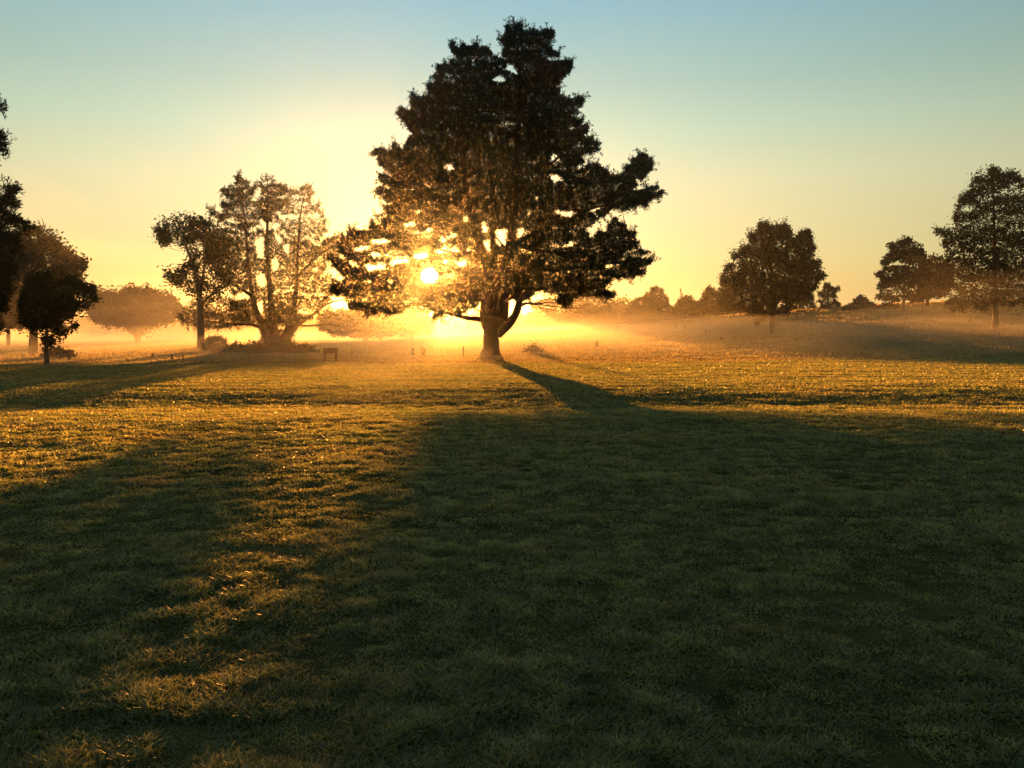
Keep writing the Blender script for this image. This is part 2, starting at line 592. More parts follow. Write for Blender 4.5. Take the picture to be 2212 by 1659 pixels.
def needles(P, axis, r, k=9, L=0.2, w=0.02, spread=0.8):
    """a burst of k needles on every point, opening around the shoot axis"""
    n = len(P)
    P = np.repeat(P, k, 0); A = np.repeat(axis, k, 0)
    d = r.normal(size=(n * k, 3)) * spread + A
    d /= np.linalg.norm(d, axis=1)[:, None]
    s = np.cross(d, r.normal(size=(n * k, 3)))
    s /= np.linalg.norm(s, axis=1)[:, None] + 1e-9
    Ls = L * (0.6 + 0.7 * r.random((n * k, 1)))
    W = w * (0.7 + 0.6 * r.random((n * k, 1)))
    V = np.stack([P + d * Ls * 0.05 , P + d * Ls * 0.75 + s * W, P + d * Ls, P + d * Ls * 0.75 - s * W], 1)
    Fq = np.arange(n * k * 4).reshape(-1, 4)
    rn = np.repeat(np.repeat(r.random(n), k) * 0.6 + r.random(n * k) * 0.4, 4)
    return V.reshape(-1, 3), Fq, rn


def outline_shoots(polys, gaps, Y, r, step, ln, droop=0.0):
    """short twigs standing out of the crown's edge: points strung along each"""
    out = []
    m = F / Y
    for p in polys:
        p = np.asarray(p, float)
        q = np.roll(p, -1, 0)
        area = (p[:, 0] * q[:, 1] - q[:, 0] * p[:, 1]).sum()
        sg = 1 if area > 0 else -1
        for a, b in zip(p, q):
            e_ = b - a
            L = np.linalg.norm(e_)
            if L < 0.5:
                continue
            nrm_ = np.array([e_[1], -e_[0]]) / L * sg
            for k in range(max(1, int(round(L / step + r.random() - 0.5)))):
                c = a + e_ * r.random() - nrm_ * ln * 0.55
                up = np.array([0, -1.0]) if nrm_[1] < 0.55 else np.array([0, 0.25])
                d = nrm_ * 0.75 + up * 0.55 + r.normal(size=2) * 0.35
                d /= np.linalg.norm(d)
                l = ln * (0.5 + r.random())
                dd = r.normal() * ln / m * 1.2
                for t in np.linspace(0, 1, 4):
                    uv = c + d * l * t
                    P = pt(uv[0], uv[1], Y)
                    out.append(EYE + (P - EYE) * ((Y + dd) / Y))
    return np.array(out)


def leaves(P, r, k=3, spread=0.12, size=0.13):
    n = len(P)
    Q = np.repeat(P, k, 0) + r.normal(size=(n * k, 3)) * spread
    a = r.normal(size=(n * k, 3)); a[:, 2] *= 0.7
    a /= np.linalg.norm(a, axis=1)[:, None]
    b = np.cross(a, r.normal(size=(n * k, 3)))
    b /= np.linalg.norm(b, axis=1)[:, None] + 1e-9
    s = size * (0.6 + 0.8 * r.random((n * k, 1)))
    V = np.stack([Q - a * s * 0.6, Q + b * s * 0.36, Q + a * s * 0.6, Q - b * s * 0.36], 1)
    Fq = np.arange(n * k * 4).reshape(-1, 4)
    rn = np.repeat(np.repeat(r.random(n), k) * 0.5 + r.random(n * k) * 0.5, 4)
    return V.reshape(-1, 3), Fq, rn


def img_path(pts, Y, dy=None):
    out = []
    for i, p in enumerate(pts):
        q = pt(p[0], p[1], Y)
        if dy is not None:
            yy = Y + (dy[i] if hasattr(dy, '__len__') else dy)
            q = EYE + (q - EYE) * (yy / Y)
        out.append(q)
    return np.array(out)


def twigs(qd, pts, skel, r, n, r0, Y, reach=None):
    """thin branches from the skeleton out to foliage points"""
    idx = r.choice(len(pts), n)
    for i in idx:
        e_ = pts[i]
        d = skel - e_
        dist = np.sqrt((d ** 2).sum(1)) + np.where(d[:, 2] > 0.2, 4.0, 0) + np.abs(-d[:, 2] - 0.25 * np.hypot(d[:, 0], d[:, 1])) * 0.8
        s = skel[np.argmin(dist)]
        L = np.linalg.norm(e_ - s)
        if L < 0.3:
            continue
        mid = (s + e_) / 2 + r.normal(size=3) * 0.06 * L + np.array([0, 0, -0.05 * L])
        ra = r0 * (0.5 + 0.12 * L)
        V, Fq = tube([s, mid, e_], [ra, ra * 0.7, ra * 0.25], 5, 3)
        qd.add(V, Fq)


def m_px(Y):
    return F / Y


TREES = {}


def tree(name, label, cat, base, crowns, trunk, Y=None, group=None, kind='leaf', mat=None, bark=None, size=None, seed=0, twig=40,
         twig_r=0.03, k=None, clump=0.42, depth_k=0.8, limbs=(), gaps=(), cs=(0.9, 0.9, 1.8), spread=0.12, top_axis=None, trunk_sides=10, shoot=1.0):
    """base: photo point of the foot; trunk: list of (polyline[(u,v)], widths px, depth offsets);
    crowns: list of (polygons, number of points)"""
    r = np.random.default_rng(100 + seed)
    foot = hit(*base)
    if Y is None:
        Y = foot[1]
    else:
        foot = pt(base[0], base[1], Y)
        foot[2] = float(terrain(foot[0], foot[1]))
    m = Y / F
    root = empty(name, foot)
    tag(root, label, cat, group)
    q = Quads()
    skel = []
    for path, wid, dy in trunk:
        P = img_path(path, Y, dy)
        if abs(path[0][0] - base[0]) < 3 and abs(path[0][1] - base[1]) < 3:
            P[0][2] = foot[2] - 0.15
        R = np.array(wid) * m / 2
        V, Fq = tube(P, R, trunk_sides, 5, rough=0.10)
        q.add(V, Fq)
        for i in range(len(P) - 1):
            for t in np.linspace(0, 1, 6):
                skel.append(P[i] * (1 - t) + P[i + 1] * t)
    skel = np.array(skel)
    body = q
    lq_all = []
    for path, wid, dy in limbs:
        P = img_path(path, Y, dy)
        R = np.array(wid) * m / 2
        lq = Quads()
        lq.add(*tube(P, R, 8, 5, rough=0.08))
        lq_all.append(lq)
        for i in range(len(P) - 1):
            for t in np.linspace(0, 1, 6):
                skel = np.vstack([skel, P[i] * (1 - t) + P[i + 1] * t])
    VV, FF, RR, o = [], [], [], 0
    pts_all = []
    for polys, n in crowns:
        P = sample_crown(polys, gaps, n, Y, r, depth_k, clump, cs, seed)
        pts_all.append(P)
        if shoot:
            S = outline_shoots(polys, gaps, Y, r, 0.17 * m_px(Y), shoot * (0.42 if kind == 'pine' else 0.30) * m_px(Y))
            P = np.vstack([P, S])
        if kind == 'pine':
            c = P.mean(0)
            ax = (P - c) * np.array([1, 1, 0.3])
            ax /= np.linalg.norm(ax, axis=1)[:, None] + 1e-6
            ax = ax * 0.7 + np.array([0, 0, 0.75])
            V, Fq, rn = needles(P, ax, r, k or 9, size or 0.2, (size or 0.2) * 0.085)
        else:
            V, Fq, rn = leaves(P, r, k or 3, spread, size or 0.14)
        VV.append(V); FF.append(Fq + o); RR.append(rn); o += len(V)
    if pts_all:
        allp = np.vstack(pts_all)
        if twig:
            twigs(body, allp, skel, r, twig, twig_r, Y)
        cr = mesh('crown', np.vstack(VV) - foot, np.vstack(FF), mat or (M_PINE if kind == 'pine' else M_LEAF), root, False, np.concatenate(RR))
    body.obj('trunk', bark or M_BARK2, root, foot)
    for lq in lq_all:
        lq.obj('limb', bark or M_BARK2, root, foot)
    print('TREE', name, 'Y=%.1f foot z=%.2f x=%.1f' % (Y, foot[2], foot[0]))
    return root


# ---------------------------------------------------------------- the great pine in the middle
PINE = [(973,98),(979,95),(988,106),(996,111),(1002,96),(1009,102),(1016,105),(1031,95),(1036,106),(1051,106),(1064,120),(1084,133),(1093,130),
(1084,117),(1090,104),(1081,85),(1085,84),(1092,95),(1091,76),(1094,58),(1102,53),(1120,53),(1129,57),(1131,71),(1139,71),(1144,68),(1152,64),(1161,73),
(1177,66),(1188,65),(1195,73),(1192,89),(1185,102),(1196,115),(1207,117),(1203,133),(1212,135),(1221,130),(1236,134),(1231,153),(1221,166),(1207,175),
(1207,185),(1194,191),(1207,196),(1205,205),(1214,214),(1229,214),(1236,223),(1242,216),(1249,209),(1260,216),(1256,236),(1243,247),(1228,248),(1234,255),
(1258,261),(1251,275),(1232,277),(1219,281),(1240,284),(1251,281),(1262,271),(1270,278),(1267,289),(1256,291),(1262,302),(1278,297),(1275,308),(1289,306),
(1293,324),(1286,331),(1265,333),(1249,342),(1262,351),(1247,358),(1240,367),(1258,367),(1267,358),(1286,354),(1297,362),(1313,373),(1319,380),(1337,380),
(1346,375),(1348,360),(1359,358),(1363,349),(1376,340),(1383,333),(1398,338),(1407,349),(1405,369),(1394,379),(1385,390),(1372,386),(1363,391),(1376,401),
(1366,406),(1352,404),(1363,410),(1359,419),(1378,415),(1396,408),(1418,404),(1431,415),(1427,426),(1411,430),(1396,437),(1396,448),(1381,445),(1368,452),
(1359,450),(1344,458),(1335,452),(1321,450),(1311,461),(1293,474),(1275,487),(1258,494),(1269,509),(1273,520),(1282,516),(1289,502),(1300,505),(1311,502),
(1311,491),(1317,481),(1326,472),(1333,483),(1348,487),(1354,502),(1370,502),(1370,513),(1359,518),(1378,524),(1374,535),(1352,542),(1344,549),(1359,549),
(1378,542),(1401,546),(1401,555),(1412,560),(1401,570),(1385,575),(1374,584),(1392,590),(1379,597),(1359,603),(1337,601),(1315,608),(1306,618),(1303,627),
(1332,638),(1310,647),(1296,640),(1281,642),(1258,638),(1240,642),(1229,664),(1215,663),(1207,655),(1207,638),(1174,629),(1150,624),(1119,632),(1042,632),
(1038,650),(1028,664),(1010,672),(990,681),(964,687),(935,690),(945,676),(930,665),(905,661),(880,664),(864,677),(825,677),(799,680),(780,669),(759,668),(744,642),(714,631),(718,616),
(740,609),(751,601),(735,590),(722,572),(709,556),(716,548),(735,558),(760,574),(781,583),(775,570),(752,560),(738,548),(728,532),(748,520),(751,512),(759,498),
(766,496),(779,503),(788,500),(808,503),(801,491),(804,481),(817,491),(828,489),(828,481),(817,472),(812,467),(828,467),(843,467),(834,456),(830,446),(847,446),(854,439),
(834,437),(830,428),(810,417),(825,406),(843,413),(861,415),(854,410),(843,401),(830,399),(819,384),(825,378),(834,384),(843,384),(861,386),(849,378),
(836,367),(825,358),(821,349),(806,340),(803,335),(810,328),(823,321),(838,330),(849,328),(850,317),(855,309),(861,321),(871,321),(880,310),(887,295),
(900,295),(895,288),(884,278),(873,262),(860,249),(869,233),(880,242),(898,240),(888,221),(893,205),(902,212),(913,209),(926,209),(946,212),(935,207),
(925,192),(926,181),(942,185),(936,170),(941,165),(953,166),(947,157),(946,144),(964,140),(974,144),(972,135),(983,131),(994,128),(979,117)]
PGAPS = [
[(912,590),(917,581),(926,582),(930,577),(941,580),(944,590),(940,597),(946,603),(938,612),(929,610),(922,616),(915,606)],
[(893,553),(906,547),(920,548),(926,544),(928,558),(916,560),(908,567),(896,563)],
[(846,561),(858,556),(868,560),(882,554),(889,561),(876,570),(862,571),(854,580),(842,577)],
[(786,574),(800,571),(812,575),(828,568),(838,573),(834,586),(818,584),(806,590),(793,584)],
[(871,487),(898,478),(900,486),(880,496)], [(885,500),(917,503),(942,487),(940,498),(922,507),(895,508)],
[(946,522),(964,512),(986,503),(996,511),(972,519),(957,527)], [(941,544),(959,536),(992,544),(988,552),(964,551),(944,551)],
[(997,544),(1012,536),(1028,542),(1024,550),(1001,550)], [(1036,522),(1060,520),(1060,545),(1045,547)],
[(1069,498),(1096,494),(1095,537),(1071,531)], [(1116,496),(1133,490),(1131,508),(1116,524)],
[(1186,338),(1197,333),(1209,347),(1197,357),(1186,352)], [(1179,377),(1202,376),(1218,392),(1195,398)],
[(1194,456),(1225,456),(1246,462),(1230,474),(1208,468)], [(1214,535),(1229,523),(1251,526),(1230,537)],
[(1265,456),(1289,444),(1310,444),(1295,455),(1275,461)], [(1093,137),(1105,142),(1122,166),(1105,163),(1091,154)],
[(1059,175),(1080,164),(1097,175),(1087,183),(1069,181)], [(955,362),(974,353),(987,369),(968,371)],
[(1070,606),(1079,606),(1076,626),(1068,626)], [(1093,625),(1110,625),(1113,648),(1096,652)],
[(893,460),(905,452),(915,458),(903,468)], [(1000,470),(1012,465),(1016,480),(1004,484)], [(1038,485),(1054,480),(1056,505),(1041,508)],
[(960,560),(975,566),(968,574),(955,570)], [(985,570),(1005,560),(1012,572),(995,582)], [(955,600),(975,590),(985,600),(965,610)],
[(1000,610),(1030,600),(1035,612),(1010,620)], [(1130,600),(1140,598),(1142,606),(1132,608)], [(1030,573),(1040,568),(1042,582),(1033,585)],
[(800,520),(830,515),(850,522),(830,530),(805,530)], [(760,540),(785,530),(800,538),(780,548)], [(795,552),(815,545),(830,552),(812,558)],
[(1018,135),(1026,130),(1024,148),(1018,146)], [(962,158),(970,160),(975,172),(966,170)], [(920,372),(935,370),(930,378)],
[(1300,572),(1318,568),(1325,578),(1308,584)], [(1150,430),(1162,428),(1158,436)], [(1330,560),(1350,556),(1346,566)],
]
Yp = hit(1061, 776)[1]
PTR = [
 ([(1061,776),(1060,768),(1061,755),(1061,735),(1062,718),(1065,700),(1067,685),(1068,668)], [62,44,36,33,36,45,48,30], None),
 ([(1058,715),(1052,690),(1051,660),(1053,620),(1054,585),(1047,552),(1036,525),(1028,500),(1018,465),(1008,420),(1000,360),(1000,300),(1004,240),(1012,180),(1020,125)],
  [26,28,27,25,22,20,17,16,14,12,10,8,7,5,2], [0,0,0,-.2,-.4,-.6,-.8,-1,-1,-1,-.8,-.6,-.4,-.2,0]),
 ([(1070,712),(1070,685),(1071,650),(1072,610),(1068,570),(1064,530),(1065,480),(1066,420),(1060,350),(1055,290)],
  [28,26,22,16,13,11,10,9,7,4], [0,0,.3,.6,1,1.3,1.6,1.8,2,2]),
 ([(1072,715),(1082,690),(1087,655),(1088,610),(1092,570),(1102,530),(1106,500),(1109,440),(1114,360),(1120,280),(1124,200),(1120,130),(1112,75)],
  [30,28,26,24,23,21,19,17,14,11,9,6,2], [0,0,-.1,-.2,-.2,0,0,.2,.3,.3,.2,0,0]),
 ([(1076,722),(1093,706),(1108,688),(1118,668),(1123,645),(1126,620),(1132,600),(1150,570),(1180,540)],
  [20,19,17,16,15,13,11,8,5], [0,-.3,-.6,-.8,-1,-1.2,-1.4,-1.6,-1.8]),
]
PLIMB = [
 ([(1120,666),(1126,660),(1137,655),(1151,656)], [8,7,5.5,4.5], -.8),
 ([(1086,652),(1100,645),(1116,637),(1134,630),(1165,626),(1210,612),(1260,600)], [10,9,9,8,6,5,3], -.8),
 ([(1046,692),(1030,689),(1005,686),(980,680),(955,674),(925,668)], [12,11,9,8,6,3], 0.2),
 ([(1108,530),(1140,512),(1185,490),(1227,476),(1245,466),(1267,455),(1289,447),(1322,441),(1348,434),(1380,424),(1415,415)], [12,11,10,8,8,7,6,5,4.5,4,2], 0.3),
 ([(1310,443),(1332,412),(1352,390),(1372,368),(1390,348)], [5,5,4.5,3.5,2], 0.3),
 ([(1046,640),(1000,635),(950,632),(890,622),(830,612),(775,592),(735,572),(708,552)], [13,12,11,10,9,7,6,4], -1.0),
 ([(1040,560),(1020,545),(1000,548),(975,545),(940,535),(900,520),(850,505)], [8,7,6,6,5,4,3], 1.2),
 ([(1036,575),(1018,556),(1002,540),(975,523),(945,500),(910,470),(870,440)], [8,7,6,5,5,4,2], -0.8),
 ([(1050,610),(1020,592),(990,580),(955,572),(900,560),(840,560)], [8,7,6,5,4,3], 1.5),
 ([(1112,440),(1150,400),(1195,350),(1240,310)], [9,8,6,3], 0),
 ([(1118,330),(1150,290),(1190,250),(1235,225)], [8,6,4,2], 0),
 ([(1120,250),(1150,215),(1190,170),(1220,145)], [6,5,4,2], 0.4),
 ([(1004,330),(970,300),(930,270),(880,248)], [7,6,4,2], 0),
 ([(1006,420),(960,390),(900,360),(825,335)], [9,7,5,2], 0.4),
 ([(1108,520),(1150,540),(1210,545),(1280,540),(1350,520)], [10,9,7,5,3], -0.6),
 ([(1092,590),(1150,585),(1230,580),(1310,570),(1385,560)], [10,9,7,5,3], 1.0),
 ([(1100,545),(1078,520),(1066,505)], [5,4,3], 0.5),
]
tree('pine_tree', 'tall dark spreading pine mid lawn, many limbs rising from one thick trunk', 'tree', (1061,776),
     [([PINE], 60000)], PTR, Y=Yp, kind='pine', size=0.21, k=10, gaps=PGAPS, limbs=PLIMB, twig=420, twig_r=0.035, clump=((60, 250, 430, 560, 640), (0.38, 0.32, 0.38, 0.42, 0.39)), bark=M_BARK,
     depth_k=0.75, cs=(0.8, 0.8, 3.0), seed=1, trunk_sides=16)

# ---------------------------------------------------------------- pine with several stems, left
tree('pine_tree', 'open pine with three tall bare-necked leaders standing left of the great pine', 'tree', (592,757),
     [([[(510,385),(520,378),(525,392),(540,395),(535,410),(555,402),(548,420),(540,435),(560,440),(565,465),(560,480),(545,490),(530,500),(500,490),(480,480),(470,472),(450,460),(447,455),(462,452),(475,462),(487,466),(478,440),(490,440),(500,442),(485,420),(477,412),(490,408),(503,415),(500,402),(512,408)],
        [(563,392),(575,383),(590,386),(592,400),(612,402),(620,412),(615,425),(622,435),(610,450),(595,460),(585,478),(570,480),(562,465),(555,450),(565,420),(560,405)]], 2800),
      ([[(630,410),(645,415),(655,403),(670,402),(675,420),(665,440),(688,440),(690,455),(697,460),(698,480),(712,484),(700,500),(690,520),(680,530),(665,530),(640,520),(615,500),(600,480),(595,470),(615,458),(625,440),(625,420)]], 1000),
      ([[(448,520),(462,500),(500,498),(530,508),(560,500),(600,500),(620,520),(660,530),(690,535),(700,520),(730,508),(758,500),(752,520),(738,545),(715,562),(695,590),(720,600),(735,620),(705,650),(720,680),(690,690),(640,690),(620,700),(560,700),(520,695),(500,685),(500,655),(505,630),(480,605),(455,570),(445,545)]], 9500),
      ([[(388,690),(400,665),(420,655),(450,648),(480,642),(505,650),(530,665),(540,690),(520,705),(470,712),(430,707),(395,705)],
        [(562,752),(560,700),(590,660),(640,672),(650,690),(626,735),(615,755)]], 2600)],
     [([(592,757),(590,745),(575,715),(552,668),(541,615),(534,541),(530,480),(522,430),(517,385)], [56,40,20,12,9,7,5,3,1.2], [0,0,0,0,-.3,-.5,-.6,-.6,-.6]),
      ([(594,757),(592,740),(588,690),(583,622),(577,540),(578,470),(578,388)], [44,32,18,11,8,6,1.5], [0,0,.3,.6,.8,1,1]),
      ([(600,757),(610,740),(630,690),(640,620),(642,570),(646,500),(650,455),(662,408)], [40,22,12,9,7,5,3.5,1.2], [0,0,-.3,-.6,-.6,-.5,-.5,-.4])],
     kind='pine', size=0.23, k=8, twig=520, twig_r=0.018, clump=0.39, cs=(0.8, 0.8, 3.0), seed=2, depth_k=0.6, bark=M_BARK,
     limbs=[([(618,735),(640,705),(675,680),(710,655),(740,648)], [12,9,6,4,2], 0), ([(575,712),(540,700),(500,700),(460,695),(420,690)], [9,7,6,4,2], 0),
            ([(628,700),(665,704),(700,700),(730,705)], [6,4,3,1.5], .5), ([(545,640),(510,618),(475,600)], [7,5,2], 0),
            ([(640,600),(680,560),(720,530),(752,506)], [6,5,4,1.5], 0)],
     gaps=[[(552,520),(570,512),(572,560),(555,560)], [(590,500),(605,500),(612,525),(600,530)], [(585,560),(600,560),(600,585),(590,590)],
           [(612,530),(622,535),(625,550),(612,548)], [(555,600),(575,590),(575,620),(560,625)], [(695,590),(720,575),(735,590),(715,605)],
           [(556,655),(570,650),(570,690),(560,685)], [(480,640),(530,632),(545,645),(520,650),(490,655)]])

# ---------------------------------------------------------------- left side trees
tree('birch_tree', 'leaning broadleaf tree with a ragged drooping crown left of the three-stemmed pine', 'tree', (433,759),
     [([[(337,495),(360,478),(385,472),(400,468),(425,475),(450,480),(470,490),(490,520),(500,560),(500,600),(480,628),(455,640),(440,648),(420,640),(405,622),(385,615),(365,607),(360,592),(380,588),(400,575),(415,565),(420,550),(405,530),(390,525),(378,515),(362,517),(352,533),(343,515)]], 1800)],
     [([(433,759),(434,725),(433,680),(432,650),(426,610),(417,572),(403,535),(394,505)], [18,15,14,12,10,8,6,2], None),
      ([(433,665),(446,645),(465,632),(485,610)], [8,6,5,2], None), ([(432,650),(438,600),(445,550),(450,500)], [7,6,4,2], 0.5)],
     size=0.20, k=4, twig=160, clump=0.47, cs=(0.9, 0.9, 1.2), seed=3, spread=0.22, shoot=1.6,
     gaps=[[(430,520),(440,520),(438,570),(428,575)], [(405,595),(420,590),(420,610),(408,610)]])
tree('round_tree', 'low broad dome-shaped tree with a short flaring trunk, alone in the mist on the left', 'tree', (297,749),
     [([[(186,655),(195,640),(215,632),(240,632),(262,636),(270,627),(300,624),(330,630),(350,632),(370,645),(385,660),(388,675),(375,690),(350,695),(320,705),(308,714),(290,714),(270,703),(240,700),(215,695),(195,680)]], 3600)],
     [([(297,749),(297,742),(297,725),(297,700),(298,670)], [12,8,9,8,5], None), ([(296,738),(288,715),(275,690),(250,665)], [7,7,6,3], None),
      ([(298,738),(306,715),(318,690),(345,660)], [7,7,6,3], None), ([(297,735),(293,705),(285,670)], [6,6,3], 0.6)],
     size=0.26, k=4, twig=50, clump=0.42, seed=4, spread=0.25, shoot=2.0)
tree('broadleaf_tree', 'tall full tree with bare dead twigs poking from its top, far left', 'tree', (72,769),
     [([[(-10,560),(0,520),(30,505),(45,495),(60,502),(75,492),(90,499),(105,503),(120,514),(133,522),(138,537),(153,547),(162,562),(187,567),(183,577),(168,583),(170,600),(163,615),(148,630),(150,650),(140,670),(115,692),(60,702),(20,702),(-10,690),(-25,640),(-25,600)]], 5600)],
     [([(72,769),(72,755),(73,720),(76,680),(80,620),(84,560),(88,510)], [24,19,17,15,13,9,4], None)],
     size=0.20, k=4, twig=110, clump=0.42, seed=5, spread=0.16, shoot=1.5,
     limbs=[([(88,520),(90,500),(87,486),(82,474)], [4,3,2.2,1], 0), ([(90,502),(97,490),(99,482)], [2.4,1.8,.9], 0), ([(88,495),(94,485),(90,470)], [2,1.6,.8], .1),
            ([(92,505),(102,497),(111,486)], [2.4,1.8,.8], 0), ([(40,510),(36,495),(26,482)], [2.4,1.8,.8], 0)])
tree('small_tree', 'small young tree on a thin trunk at the lawn edge, far left', 'tree', (101,787),
     [([[(104,748),(112,742),(128,733),(142,716),(165,706),(150,700),(152,688),(168,672),(190,666),(214,642),(208,622),(195,618),(178,614),(160,604),(140,590),(115,576),(92,576),(66,598),(48,640),(42,680),(48,704),(70,716),(88,722),(96,742)]], 3800)],
     [([(101,787),(101,779),(100,765),(100,745),(101,715),(102,680),(104,640),(104,600)], [14,10,9,8,7,6,4,2], None)],
     size=0.13, k=4, twig=90, twig_r=0.012, clump=0.45, seed=6, spread=0.09)
tree('misty_tree', 'faint tree in the fog at the left edge, only its straight trunk showing clearly', 'tree', (18,756),
     [([[(-60,690),(-50,640),(-20,600),(20,600),(50,640),(48,680),(30,702),(-20,706)]], 2200)],
     [([(18,756),(18,740),(18,715),(16,680),(14,640)], [11,8,8,7,4], None)], Y=88, size=0.28, k=3, twig=20, clump=0.40, seed=7, spread=0.2)
tree('conifer_tree', 'dark near conifer cut by the left frame edge, its drooping branch tips reaching in', 'tree', (-95,795),
     [([[(-95,60),(-85,120),(-60,150),(-30,180),(-50,200),(15,232),(14,241),(-20,246),(-30,270),(0,290),(12,300),(14,330),(2,331),(-15,320),(-30,350),(-10,390),(20,405),(43,411),(22,425),(30,437),(44,450),(20,448),(0,445),(20,462),(42,478),(60,494),(40,490),(20,484),(0,500),(20,508),(38,518),(42,535),(24,560),(30,585),(16,605),(24,630),(10,655),(14,690),(-10,712),(-20,738),(-60,740),(-130,735),(-200,740),(-240,690),(-220,600),(-235,520),(-200,430),(-180,330),(-150,230),(-120,120)]], 7500)],
     [([(-95,815),(-95,780),(-95,600),(-95,400),(-95,200),(-95,70)], [40,28,24,18,10,3], None)], Y=34, kind='pine', size=0.22, k=8, twig=160, clump=0.46, seed=8, bark=M_BARK, depth_k=0.9)

# ---------------------------------------------------------------- right side trees
tree('maple_tree', 'rounded dense maple on a short trunk on the slope right of the great pine', 'tree', (1669,725),
     [([[(1640,482),(1655,481),(1670,490),(1683,485),(1696,481),(1709,500),(1715,519),(1725,503),(1748,497),(1754,521),(1759,532),(1756,555),(1772,563),(1767,584),(1785,594),(1769,607),(1764,623),(1748,631),(1754,644),(1735,649),(1709,651),(1704,675),(1683,677),(1670,680),(1652,685),(1629,698),(1639,683),(1616,677),(1626,667),(1603,667),(1571,672),(1564,667),(1548,646),(1556,631),(1558,597),(1569,576),(1587,565),(1579,547),(1597,547),(1600,532),(1618,529),(1621,498),(1634,508)]], 20000)],
     [([(1669,725),(1669,718),(1669,700),(1669,675),(1668,640),(1666,590),(1664,530)], [16,11,10,9,8,6,3], None),
      ([(1668,672),(1650,650),(1620,620),(1595,590)], [6,5,4,2], None), ([(1669,668),(1690,640),(1715,600),(1740,560)], [6,5,4,2], None),
      ([(1668,640),(1660,590),(1640,540),(1630,500)], [5,4,3,1.5], 0.5), ([(1669,640),(1680,590),(1690,530),(1692,490)], [5,4,3,1.5], -0.5)],
     size=0.15, k=3, twig=140, twig_r=0.02, clump=0.40, seed=9, spread=0.12, shoot=1.8,
     gaps=[[(1652,585),(1660,582),(1666,590),(1660,598)], [(1672,588),(1684,586),(1680,592)], [(1598,665),(1612,652),(1628,652),(1618,664)], [(1645,660),(1655,655),(1658,670),(1650,672)], [(1675,655),(1690,652),(1686,665),(1677,668)], [(1618,560),(1626,562),(1624,568)]])
tree('oak_tree', 'tall loose-crowned oak at the right edge of the frame', 'tree', (2150,717),
     [([[(2140,361),(2153,366),(2167,377),(2182,370),(2200,377),(2214,396),(2230,430),(2250,470),(2270,520),(2282,560),(2285,620),(2275,645),(2240,655),(2210,650),(2178,663),(2160,652),(2145,654),(2123,671),(2101,662),(2080,668),(2058,671),(2038,659),(2060,640),(2068,625),(2047,610),(2052,588),(2041,561),(2055,550),(2036,536),(2041,514),(2036,508),(2017,495),(2058,498),(2063,484),(2060,473),(2066,451),(2079,418),(2092,421),(2096,405),(2107,396),(2103,384),(2115,369),(2126,391),(2134,375)]], 15500)],
     [([(2150,717),(2150,708),(2150,690),(2150,650),(2149,600),(2148,520),(2146,440),(2143,380)], [22,13,12,11,10,7,4,2], None)],
     size=0.16, k=3, twig=260, twig_r=0.022, clump=0.47, seed=10, spread=0.13, shoot=1.6, mat=M_LEAF_O, cs=(0.7, 0.7, 3.2), depth_k=0.75)
tree('oak_tree', 'middle-sized loose oak at the foot of the slope, left of the tall oak', 'tree', (1952,678),
     [([[(1959,514),(1973,525),(1992,536),(2000,558),(2008,590),(2012,620),(2003,630),(1995,648),(1970,651),(1954,640),(1937,648),(1896,643),(1910,629),(1899,621),(1907,599),(1891,591),(1910,588),(1912,575),(1902,566),(1914,562),(1913,555),(1926,552),(1923,528),(1940,528),(1951,517)]], 3000)],
     [([(1952,678),(1952,673),(1952,660),(1953,630),(1955,590),(1957,540)], [10,6,5.5,5,4,2], None)],
     size=0.26, k=3, twig=90, twig_r=0.025, clump=0.42, seed=11, spread=0.16, mat=M_LEAF_O, cs=(0.6, 0.6, 1.6))
tree('ridge_tree', 'rounded tree with a forked trunk standing against the sky on the ridge', 'tree', (2003,653),
     [([[(1985,590),(1995,570),(2005,565),(2020,552),(2035,562),(2050,580),(2058,610),(2050,630),(2035,636),(2010,642),(1985,640)]], 1500)],
     [([(2003,654),(2003,648),(1998,638),(1995,615)], [8,6,5,3], None), ([(2004,650),(2011,642),(2014,632),(2018,600)], [4,4,3.5,2], None)],
     Y=118, size=0.32, k=3, twig=30, clump=0.38, seed=12, spread=0.2)

# ---------------------------------------------------------------- far trees in the haze
GF = 'hazy trees along the far field'
tree('conifer_tree', 'hazy broad conifer half hidden behind the right side of the great pine', 'tree', (1258,712),
     [([[(1225,705),(1205,690),(1180,676),(1150,664),(1145,656),(1190,650),(1240,640),(1285,640),(1300,646),(1312,656),(1318,672),(1332,690),(1340,700),(1320,706)]], 2200)],
     [([(1258,712),(1258,700),(1258,650),(1260,600)], [12,9,7,3], None)], Y=180, kind='pine', size=0.55, k=8, twig=60, clump=0.36, seed=13, group=GF)
tree('conifer_tree', 'low wide hazy conifer first to the right of the great pine', 'tree', (1388,700),
     [([[(1340,698),(1350,684),(1362,672),(1372,655),(1378,648),(1392,645),(1408,648),(1420,665),(1428,690),(1420,698)]], 1300)],
     [([(1388,701),(1388,690),(1390,650)], [8,6,2], None)], Y=128, kind='pine', size=0.42, k=8, twig=15, clump=0.34, seed=14, group=GF)
tree('conifer_tree', 'pointed hazy conifer rising behind the low wide one', 'tree', (1416,700),
     [([[(1409,626),(1418,623),(1428,628),(1433,641),(1442,650),(1440,657),(1453,668),(1440,674),(1460,682),(1445,696),(1375,698),(1380,672),(1392,655),(1395,640),(1405,636)]], 1300)],
     [([(1416,701),(1416,690),(1417,630)], [8,6,2], None)], Y=136, kind='pine', size=0.42, k=8, twig=15, clump=0.34, seed=15, group=GF)
